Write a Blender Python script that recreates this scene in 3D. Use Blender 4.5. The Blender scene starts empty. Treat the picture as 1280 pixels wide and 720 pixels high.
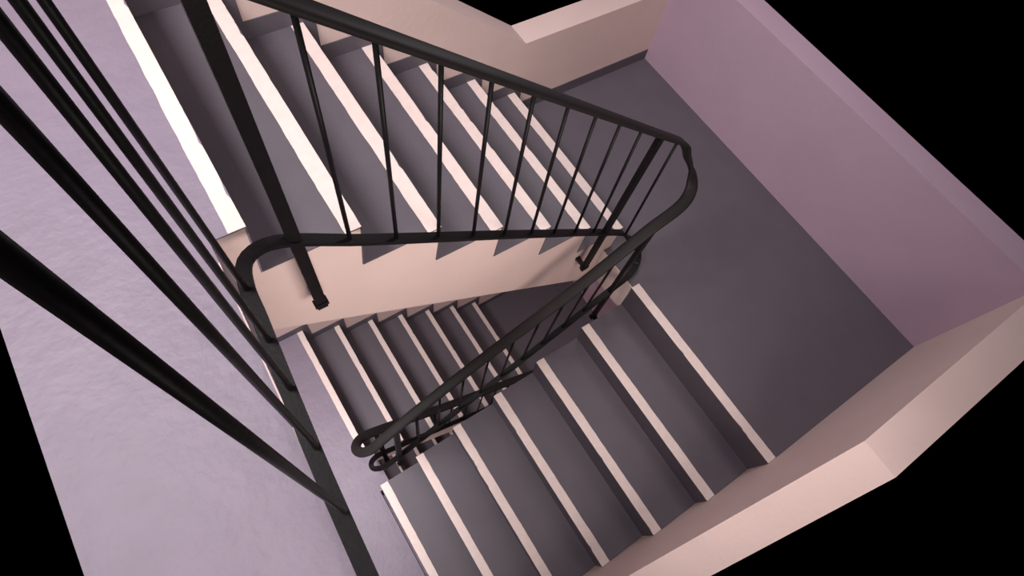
import bpy, bmesh, math, random
from mathutils import Vector, Matrix
random.seed(7)
C = bpy.context.scene.collection

# ------------------------------------------------------------------ camera
cam_d = bpy.data.cameras.new('camera')
cam = bpy.data.objects.new('camera', cam_d); C.objects.link(cam)
cam_d.sensor_width = 36.0
cam_d.lens = 720.95 * 36.0 / 1280.0
cam_d.clip_start = 0.02
cam.location = (-1.3032, -0.7019, 2.1765)
rv = Vector((0.4055, -0.2481, -0.5415))
cam.rotation_euler = Matrix.Rotation(rv.length, 3, rv.normalized()).to_euler()
bpy.context.scene.camera = cam

# ------------------------------------------------------------------ light
w = bpy.data.worlds.new('world'); bpy.context.scene.world = w
w.use_nodes = True
w.node_tree.nodes['Background'].inputs[0].default_value = (0, 0, 0, 1)
w.node_tree.nodes['Background'].inputs[1].default_value = 0.0
vs = bpy.context.scene.view_settings
vs.view_transform = 'Standard'; vs.look = 'None'; vs.gamma = 1.0; vs.use_curve_mapping = False
vs.exposure = -0.27

def area(name, loc, target, sx, sy, power, col, spread=180):
    d = bpy.data.lights.new(name, 'AREA'); d.shape = 'RECTANGLE'
    d.size = sx; d.size_y = sy; d.energy = power; d.color = col; d.spread = math.radians(spread)
    o = bpy.data.objects.new(name, d); C.objects.link(o); o.location = loc
    o.rotation_euler = (Vector(target) - Vector(loc)).to_track_quat('-Z', 'Y').to_euler()
    return o
# upper and lower landing windows, skylight over the well, and added fill lights
area('upper_window_light', (-2.1, 0.35, 2.9), (-1.10, 0.42, 0.9), 0.7, 0.7, 23, (1.0, 0.955, 0.935), 105)
area('well_fill', (-2.6, -0.40, 3.5), (0.4, -0.1, 0.0), 0.9, 1.0, 36, (1.0, 0.93, 0.95))  # added broad fill for the well and middle landing edge, not a known window
area('lower_window_light', (-2.0, 0.00, 0.60), (-1.15, 0.0, -1.5), 0.6, 0.6, 12, (1.0, 0.95, 0.94), 85)
area('deep_flight_fill', (-2.1, -0.35, -1.9), (-0.9, 0.2, -3.8), 0.7, 0.6, 30, (1.0, 0.95, 0.94))  # added to light the deepest flight, no window known there
area('stairwell_skylight', (0.60, 0.55, 4.2), (-0.15, -0.45, 0.0), 1.4, 1.3, 33, (1.0, 0.93, 0.95))
area('stringer_fill', (-1.0, -1.5, 1.5), (-0.75, 0.0, 0.62), 1.1, 0.6, 18, (1.0, 0.91, 0.84), 115)  # warm side fill added to brighten the pink stringer, no real lamp
area('near_wall_fill', (0.45, 0.72, 1.7), (0.1, -1.1, 0.1), 0.4, 0.3, 9.0, (1.0, 0.92, 0.94))  # fill added to brighten the near wall, no fixture there
area('lower_landing_fill', (0.45, -0.25, -0.45), (0.2, 0.1, -2.4), 0.25, 0.25, 7.0, (1.0, 0.92, 0.88))  # invented source that lifts the dark lower landing and treads

# ------------------------------------------------------------------ materials
def mat(name, col, rough=0.6, var=0.06, nscale=6.0, bump=0.0, bscale=60.0, metal=0.0, spec=0.5):
    m = bpy.data.materials.new(name); m.use_nodes = True
    nt = m.node_tree; b = nt.nodes['Principled BSDF']
    b.inputs['Roughness'].default_value = rough
    b.inputs['Metallic'].default_value = metal
    b.inputs['Specular IOR Level'].default_value = spec
    tc = nt.nodes.new('ShaderNodeTexCoord')
    n = nt.nodes.new('ShaderNodeTexNoise'); n.inputs['Scale'].default_value = nscale
    n.inputs['Detail'].default_value = 5.0
    nt.links.new(tc.outputs['Object'], n.inputs['Vector'])
    r = nt.nodes.new('ShaderNodeValToRGB')
    r.color_ramp.elements[0].position = 0.3; r.color_ramp.elements[1].position = 0.7
    r.color_ramp.elements[0].color = tuple(c * (1 - var) for c in col) + (1,)
    r.color_ramp.elements[1].color = tuple(min(1, c * (1 + var)) for c in col) + (1,)
    nt.links.new(n.outputs['Fac'], r.inputs['Fac'])
    nt.links.new(r.outputs['Color'], b.inputs['Base Color'])
    if bump:
        n2 = nt.nodes.new('ShaderNodeTexNoise'); n2.inputs['Scale'].default_value = bscale
        n2.inputs['Detail'].default_value = 4.0
        nt.links.new(tc.outputs['Object'], n2.inputs['Vector'])
        bp = nt.nodes.new('ShaderNodeBump'); bp.inputs['Strength'].default_value = bump
        bp.inputs['Distance'].default_value = 0.004
        nt.links.new(n2.outputs['Fac'], bp.inputs['Height'])
        nt.links.new(bp.outputs['Normal'], b.inputs['Normal'])
    return m
M_GREY = mat('grey_floor_paint', (0.089, 0.0735, 0.092), 0.6, 0.05, 9, 0.15, 140)
M_WHITE = mat('white_line_paint', (0.67, 0.54, 0.515), 0.6, 0.04, 40, 0.2, 200)
M_PLASTER = mat('pink_plaster', (0.66, 0.49, 0.47), 0.75, 0.03, 5, 0.2, 60)
M_WALL = mat('mauve_wall', (0.44, 0.305, 0.395), 0.8, 0.03, 4, 0.25, 40)
M_LANDING = mat('pale_landing', (0.195, 0.155, 0.208), 0.55, 0.05, 14, 0.6, 45)
M_IRON = mat('dark_iron', (0.0072, 0.0056, 0.0066), 0.45, 0.15, 30, 0.1, 150, 0.0, 0.13)
M_RAIL = mat('handrail_cover', (0.015, 0.0120, 0.0125), 0.55, 0.1, 20, 0.05, 100, 0.0, 0.16)

# ------------------------------------------------------------------ helpers
def link(name, bm, m, parent=None, smooth=False):
    bmesh.ops.recalc_face_normals(bm, faces=bm.faces)
    me = bpy.data.meshes.new(name); bm.to_mesh(me); bm.free()
    for mm in (m if isinstance(m, (list, tuple)) else [m]): me.materials.append(mm)
    if smooth:
        for p in me.polygons: p.use_smooth = True
    o = bpy.data.objects.new(name, me); C.objects.link(o)
    if parent is not None:
        o.parent = parent
        o.matrix_parent_inverse = Matrix.Translation(parent.location).inverted()
    return o
def thing(name, label, cat, loc, group=None):
    o = bpy.data.objects.new(name, None); C.objects.link(o); o.location = loc
    o.empty_display_size = 0.1
    o['label'] = label; o['category'] = cat
    if group: o['group'] = group
    return o
def box_bm(x0, x1, y0, y1, z0, z1, bm=None):
    bm = bm or bmesh.new()
    v = [bm.verts.new((x, y, z)) for x in (x0, x1) for y in (y0, y1) for z in (z0, z1)]
    for f in ((0,1,3,2), (4,6,7,5), (0,4,5,1), (2,3,7,6), (0,2,6,4), (1,5,7,3)):
        bm.faces.new([v[i] for i in f])
    return bm
def prism_bm(poly, y0, y1, bm=None):                 # poly in (x, z), extruded along y
    bm = bm or bmesh.new()
    a = [bm.verts.new((x, y0, z)) for x, z in poly]
    b = [bm.verts.new((x, y1, z)) for x, z in poly]
    bm.faces.new(a); bm.faces.new(list(reversed(b)))
    n = len(poly)
    for i in range(n):
        bm.faces.new((a[i], a[(i + 1) % n], b[(i + 1) % n], b[i]))
    return bm
def catmull(P, n=6):
    roll = [(p[3] if len(p) > 3 else 0.0) for p in P]
    P = [Vector(p[:3]) for p in P]; out = []; rl = []
    Q = [2 * P[0] - P[1]] + P + [2 * P[-1] - P[-2]]
    for i in range(1, len(Q) - 2):
        p0, p1, p2, p3 = Q[i-1:i+3]
        k = max(1, min(n, int((p2 - p1).length / 0.012)))
        for j in range(k):
            t = j / k
            # centripetal-ish: cardinal with damped tangents
            L = (p2 - p1).length
            m1 = (p2 - p0).normalized() * L; m2 = (p3 - p1).normalized() * L
            h00 = 2*t**3 - 3*t**2 + 1; h10 = t**3 - 2*t**2 + t; h01 = -2*t**3 + 3*t**2; h11 = t**3 - t**2
            out.append(h00*p1 + h10*m1 + h01*p2 + h11*m2)
            rl.append(roll[i-1]*(1-t) + roll[i]*t)
    out.append(P[-1]); rl.append(roll[-1]); return out, rl
def sweep_bm(path_roll, prof, bm=None):
    """prof: list of (s, u) offsets; s along the level side vector, u up across it."""
    path, roll = path_roll
    bm = bm or bmesh.new(); rings = []
    n = len(path); prev = None
    for i, p in enumerate(path):
        t = (path[min(i+1, n-1)] - path[max(i-1, 0)]).normalized()
        s = t.cross(Vector((0, 0, 1)))
        if s.length < 1e-3: s = prev
        s.normalize()
        if prev is not None and s.dot(prev) < 0 and s.dot(prev) < -0.5: s = prev
        prev = s
        u = s.cross(t).normalized()
        a = math.radians(roll[i]); s, u = s*math.cos(a) + u*math.sin(a), u*math.cos(a) - s*math.sin(a)
        rings.append([bm.verts.new(p + s*a + u*b) for a, b in prof])
    k = len(prof)
    for r0, r1 in zip(rings, rings[1:]):
        for j in range(k):
            bm.faces.new((r0[j], r0[(j+1) % k], r1[(j+1) % k], r1[j]))
    bm.faces.new(rings[0]); bm.faces.new(list(reversed(rings[-1])))
    return bm
def oval(wd, ht, n=14, e=2.6):
    out = []
    for i in range(n):
        a = 2*math.pi*i/n; c, s = math.cos(a), math.sin(a)
        out.append((wd/2*math.copysign(abs(c)**(2/e), c), ht/2*math.copysign(abs(s)**(2/e), s)))
    return out
def flat(wd, ht): return [(-wd/2, -ht/2), (wd/2, -ht/2), (wd/2, ht/2), (-wd/2, ht/2)]
def bar_bm(a, b, wx, wy, bm=None):                   # square bar from a down to b, level ends
    bm = bm or bmesh.new(); a = Vector(a); b = Vector(b)
    R = [[bm.verts.new(p + Vector((sx*wx/2, sy*wy/2, 0))) for sx, sy in ((-1,-1),(1,-1),(1,1),(-1,1))] for p in (a, b)]
    for j in range(4): bm.faces.new((R[0][j], R[0][(j+1)%4], R[1][(j+1)%4], R[1][j]))
    bm.faces.new(R[0]); bm.faces.new(list(reversed(R[1])))
    return bm

# ------------------------------------------------------------------ dimensions (metres)
W = 0.8564                     # width of the flights on the far side of the well
YB0, YB1 = -0.2141, -1.090     # inner and outer edge of the near flight
XW = 0.909                     # wall of the middle landing
XL = -1.376                    # well edge of the upper landing
Z1, Z2, Z3 = 1.19, -1.19, -2.38
A_N = [(-1.306, Z1), (-1.087, 1.020), (-0.875, 0.853), (-0.656, 0.685), (-0.436, 0.513), (-0.206, 0.329), (0.028, 0.146)]
B_N = [(-0.036, 0.0), (-0.258, -0.186), (-0.481, -0.330), (-0.695, -0.508), (-0.914, -0.668), (-1.123, -0.832), (-1.335, -1.012)]
C_N = [(-1.312, Z2), (-1.102, -1.362), (-0.885, -1.530), (-0.667, -1.695), (-0.448, -1.866), (-0.230, -2.035), (-0.012, -2.205)]
SOF = (0.746, -0.31)
PT = 0.004                     # skin of the painted treads

# ------------------------------------------------------------------ setting
def struct(name, bm, m, label=None):
    o = link(name, bm, m); o['kind'] = 'structure'
    if label: o['label'] = label
    return o
# upper landing, middle landing, lower landing and the one a storey down
fb = box_bm(0.0, XW, YB1, W, -0.215, 0.0); box_bm(-0.030, 0.0, YB0, -0.001, -0.215, 0.0, fb)
struct('floor', fb, M_GREY)
def slab_bm(poly, z0, z1):                            # poly in (x, y)
    bm = bmesh.new()
    a = [bm.verts.new((x, y, z0)) for x, y in poly]; b = [bm.verts.new((x, y, z1)) for x, y in poly]
    bm.faces.new(a); bm.faces.new(list(reversed(b)))
    for i in range(len(poly)):
        j = (i + 1) % len(poly); bm.faces.new((a[i], a[j], b[j], b[i]))
    return bm
struct('floor_upper', slab_bm([(-1.72, -0.66), (-1.395, -0.66), (XL, -0.05), (XL, W), (-1.72, W)], Z1 - 0.20, Z1), M_LANDING)
fl = box_bm(-2.05, -1.351, YB1, W, Z2 - 0.2, Z2); box_bm(-1.351, -1.285, YB0 + 0.001, -0.001, Z2 - 0.2, Z2, fl)
struct('floor_lower', fl, M_LANDING)
struct('trim_3', slab_bm([(-1.399, -0.66), (-1.395, -0.66), (XL, -0.05), (XL - 0.002, -0.05)], Z1, Z1 + 0.001), M_PLASTER)
struct('floor_deep', box_bm(-2.05, -1.351, YB1, W, 2*Z3 - Z2 - 0.2, 2*Z3 - Z2), M_LANDING)
struct('floor_below', box_bm(-0.007, XW, YB1, W, Z3 - 0.2, Z3), M_GREY)
struct('trim_1', box_bm(-0.033, -0.030, YB0, -0.001, -0.215, -0.002), M_WHITE)
struct('trim_2', box_bm(0.004, 0.14, YB0, -0.0005, -0.53, -0.216), M_WALL)
struct('wall_right', box_bm(XW, XW + 0.12, YB1, W, -5.0, 0.60), M_WALL)
rake = [(-2.05, -5.0), (XW, -5.0), (XW, 0.42), (0.05, 0.42), (-1.35, 1.50), (-2.05, 1.50)]
struct('wall_far', prism_bm(rake, W, W + 0.12), M_PLASTER)
rake_b = [(-2.05, -1.9), (XW, -1.9), (XW, 0.62), (-0.1, 0.62), (-1.35, -0.6), (-2.05, -0.6)]
struct('wall_near', prism_bm(rake_b, YB1 - 0.12, YB1), M_PLASTER)

# painted skirting that steps down the far wall
def skirt(name, N, zend, xend, d):
    up, off = 0.060, 0.040
    top = [(N[0][0] - 0.5, N[0][1] + up)]
    for k, (x, z) in enumerate(N):
        nz = N[k+1][1] if k < len(N) - 1 else zend
        top += [(x + off, z + up), (x + off, nz + up)]
    top += [(xend, zend + up)]
    bot = [(xend, zend)]
    for k in range(len(N) - 1, -1, -1):
        x, z = N[k]; nz = N[k+1][1] if k < len(N) - 1 else zend
        bot += [(x, nz), (x, z)]
    bot += [(N[0][0] - 0.5, N[0][1])]
    struct(name, prism_bm(top + bot, W - 0.004, W - 0.0003), M_GREY)
skirt('baseboard_far', A_N, 0.0, XW, 1)
skirt('baseboard_lower', C_N, Z3, XW, 1)

# ------------------------------------------------------------------ flights of stairs
def chipped_strip(x_nose, z, y0, y1, sgn, wd, parent):
    """painted line along a nosing: a thin skin with an uneven hand-painted edge"""
    bm = bmesh.new(); n = 60; rows = []
    ja = jb = 0.0
    for i in range(n + 1):
        y = y0 + (y1 - y0) * i / n
        ja = 0.7*ja + random.uniform(-0.0007, 0.0007); jb = 0.6*jb + random.uniform(-0.0006, 0.0006)
        chip = random.random()
        if chip > 0.97: jb += 0.0035
        xa = x_nose - sgn * (wd + ja); xb = x_nose - sgn * (0.0004 + max(0, jb))
        rows.append([bm.verts.new(q) for q in ((xa, y, z), (xb, y, z), (xb, y, z + 0.0012), (xa, y, z + 0.0012))])
    for a, b in zip(rows, rows[1:]):
        for j in range(4): bm.faces.new((a[j], a[(j+1)%4], b[(j+1)%4], b[j]))
    bm.faces.new(rows[0]); bm.faces.new(list(reversed(rows[-1])))
    return link('nosing_strip', bm, M_WHITE, parent)

def flight(label, N, sgn, xback, zend, soffit, y0, y1, wd=0.033):
    """N: nosings from the top down; sgn +1 when it descends towards +x"""
    root = thing('stair_flight', label, 'stairs', ((N[0][0] + N[-1][0]) / 2, (y0 + y1) / 2, zend))
    # concrete body with a sawtooth top
    e = PT
    poly = [(xback, N[0][1] - e)]
    for k, (x, z) in enumerate(N):
        nz = N[k+1][1] if k < len(N) - 1 else zend
        poly += [(x - sgn*(e), z - e), (x - sgn*(e + 0.014), nz - e)]
    xe = N[-1][0] - sgn*(e + 0.014)
    poly += [(xe, soffit[1]), (xback, soffit[0])]
    link('stair_slab', prism_bm(poly, y0 if y0 == 0.0 else y0 + 0.002, y1 - 0.002 if y0 == 0.0 else y1), M_PLASTER, root)
    ya, yb = y0 + 0.002, y1 - 0.002
    if y0 == 0.0: ya = y0 - 0.0006
    else: yb = y1 + 0.0006
    for k, (x, z) in enumerate(N):
        nz = N[k+1][1] if k < len(N) - 1 else zend
        xb = xback if k == 0 else N[k-1][0] - sgn*0.014
        # tread and raked riser in one painted skin
        prof = [(xb, z), (x, z), (x - sgn*0.014, nz), (x - sgn*(0.014 + e), nz), (x - sgn*e, z - e), (xb, z - e)]
        st = link('step', prism_bm(prof, ya, yb), M_LANDING if k == 0 and sgn > 0 else M_GREY, root)
        chipped_strip(x, z, ya, yb, sgn, 0.035 if k == 0 and sgn > 0 else wd, st)
    return root
flight('upper stair flight with white nosing lines and pink side, descending right beneath the balusters',
       A_N, 1, XL, 0.0, SOF, 0.0, W, wd=0.041)
flight('lower right stair flight descending left from the grey middle landing, white line on each step',
       B_N, -1, 0.0, Z2, (-0.30, -1.42), YB1, YB0, wd=0.042)
flight('lowest stair flight seen under the pink stringer, narrow white lines descending right',
       C_N, 1, -1.351, Z3, (-1.45, -2.65), 0.0, W)

flight('deepest stair flight glimpsed through the well gap below the looped rail ends',
       [(x, z - 2.38) for x, z in C_N], 1, -1.351, Z3 - 2.38, (-3.83, -5.03), 0.0, W)

# ------------------------------------------------------------------ railing
S = 0.17 / 0.2176
def pa(x): return Z1 - S * (x + 1.308)
def pb(x): return S * (x + 0.04)
def pc(x): return Z2 - S * (x + 1.308)
rail = thing('stair_railing', 'dark iron stair railing with smooth handrail and thin balusters winding around the well', 'railing', (-0.7, -0.1, Z2))
H = 0.60
hand = [(-1.36, -0.75, 2.20), (-1.36, -0.45, 2.20), (-1.36, -0.16, 2.20), (-1.354, -0.09, 2.18), (-1.325, -0.055, 2.02), (-1.30, -0.05, 1.84), (-1.27, -0.05, 1.765), (-1.20, -0.050, pa(-1.20) + H),
        (-0.60, -0.050, pa(-0.60) + H), (-0.15, -0.050, pa(-0.15) + H), (0.005, -0.050, pa(0.005) + H),
        (0.030, -0.056, 0.735, 40), (0.048, -0.075, 0.688, 48), (0.072, -0.110, 0.625, 10), (0.058, -0.148, 0.583), (0.0, -0.174, 0.560), (-0.129, -0.180, 0.510),
        (-0.302, -0.183, 0.392), (-0.465, -0.179, 0.266), (-0.782, -0.163, 0.020), (-1.068, -0.157, -0.204), (-1.229, -0.159, -0.329),
        (-1.295, -0.158, -0.388), (-1.335, -0.135, -0.440), (-1.345, -0.095, -0.495), (-1.315, -0.055, -0.560), (-1.250, -0.042, -0.622), (-0.833, -0.045, -0.961),
        (-0.345, -0.040, -1.342), (0.02, -0.040, -1.63)]
link('handrail', sweep_bm(catmull(hand, 8), oval(0.045, 0.017)), M_RAIL, rail, True)
L = 0.03
bot = [(-1.390, -0.75, 1.215), (-1.379, -0.50, 1.215), (-1.369, -0.35, 1.215), (-1.357, -0.20, 1.215), (-1.352, -0.13, 1.213), (-1.336, -0.080, 1.205), (-1.300, -0.055, 1.190),
       (-1.25, -0.050, 1.165), (-1.11, -0.050, 1.052), (-0.62, -0.050, pa(-0.62) + L), (-0.06, -0.050, pa(-0.06) + L),
       (-0.01, -0.054, 0.178), (0.040, -0.075, 0.120), (0.058, -0.107, 0.070), (0.040, -0.140, 0.030), (-0.02, -0.163, 0.020), (-0.10, -0.168, pb(-0.10) + L),
       (-0.62, -0.165, pb(-0.62) + L), (-1.18, -0.160, pb(-1.18) + L),
       (-1.27, -0.155, -0.935), (-1.315, -0.130, -0.995), (-1.328, -0.100, -1.050), (-1.315, -0.065, -1.105), (-1.27, -0.042, -1.165), (-1.18, -0.035, pc(-1.18) + L),
       (-0.6, -0.030, pc(-0.6) + L), (0.0, -0.030, pc(0.0) + L)]
link('bottom_rail', sweep_bm(catmull(bot, 8), flat(0.027, 0.010)), M_IRON, rail)

def interp(P, x, seg):
    pts = [Vector(p[:3]) for p in P[seg[0]:seg[1]]]
    for a, b in zip(pts, pts[1:]):
        lo, hi = min(a.x, b.x), max(a.x, b.x)
        if lo - 1e-6 <= x <= hi + 1e-6 and hi > lo: return a + (b - a) * ((x - a.x) / (b.x - a.x))
    return min(pts, key=lambda q: abs(q.x - x)).copy()
segA = ((6, 12), (7, 12)); segB = ((15, 22), (15, 19)); segC = ((26, 30), (23, 27))
def rod_bm(a, b, r, n=10):
    bm = bmesh.new(); a = Vector(a); b = Vector(b)
    R = [[bm.verts.new(p + Vector((r*math.cos(2*math.pi*k/n), r*math.sin(2*math.pi*k/n), 0))) for k in range(n)] for p in (a, b)]
    for j in range(n): bm.faces.new((R[0][j], R[0][(j+1)%n], R[1][(j+1)%n], R[1][j]))
    bm.faces.new(R[0]); bm.faces.new(list(reversed(R[1])))
    return bm
def baluster(x, seg, wd=0.0098, drop=0.0, xt=None):
    t = interp(hand, x if xt is None else xt, seg[0]); b = interp(bot, x, seg[1])
    t.z -= 0.006
    return link('baluster', rod_bm(t, b, wd / 2), M_IRON, rail, True)
for x in (-1.133, -1.027, -0.914, -0.804, -0.691, -0.580, -0.472, -0.363, -0.252, -0.024): baluster(x, segA)
for x in (-0.234, -0.330, -0.429, -0.527, -0.632, -0.740, -0.850, -0.960, -1.070): baluster(x, segB)
for x in (-1.133, -1.027, -0.914, -0.804, -0.691, -0.580, -0.472, -0.363, -0.252, -0.024): baluster(x, segC)
for y in (-0.140, -0.249, -0.343, -0.451, -0.560):
    link('baluster', rod_bm((-1.366 , y, 2.195), (-1.355 + 0.045 * (y + 0.14), y, 1.217), 0.0053), M_IRON, rail, True)

def post(top, foot, wd, ywall, sgn):
    p = link('post', bar_bm(top, foot, wd, 0.016), M_IRON, rail)
    f = Vector(foot)
    bm = bmesh.new()
    y0, y1 = sorted((f.y - sgn*0.004, ywall - sgn*0.001))
    box_bm(f.x - 0.008, f.x + 0.008, y0, y1, f.z + 0.012, f.z + 0.028, bm)
    y0, y1 = sorted((ywall - sgn*0.004, ywall - sgn*0.0002))
    box_bm(f.x - 0.011, f.x + 0.011, y0, y1, f.z + 0.009, f.z + 0.031, bm)
    box_bm(f.x - 0.5*wd - 0.004, f.x + 0.5*wd + 0.004, f.y - 0.010, f.y + 0.010, f.z + 0.013, f.z + 0.027, bm)
    link('foot_bracket', bm, M_IRON, p)
post((-1.240, -0.050, pa(-1.24) + H + 0.03), (-1.239, -0.050, 0.843), 0.026, 0.0, 1)
post((-0.136, -0.050, 0.865), (-0.200, -0.050, 0.060), 0.028, 0.0, 1)
post((-0.100, -0.180, 0.520), (-0.116, -0.166, -0.328), 0.026, YB0, -1)
post((-1.170, -0.157, -0.295), (-1.192, -0.160, -1.085), 0.026, YB0, -1)
post((-1.239, -0.046, -0.640), (-1.239, -0.040, -1.48), 0.026, 0.0, 1)
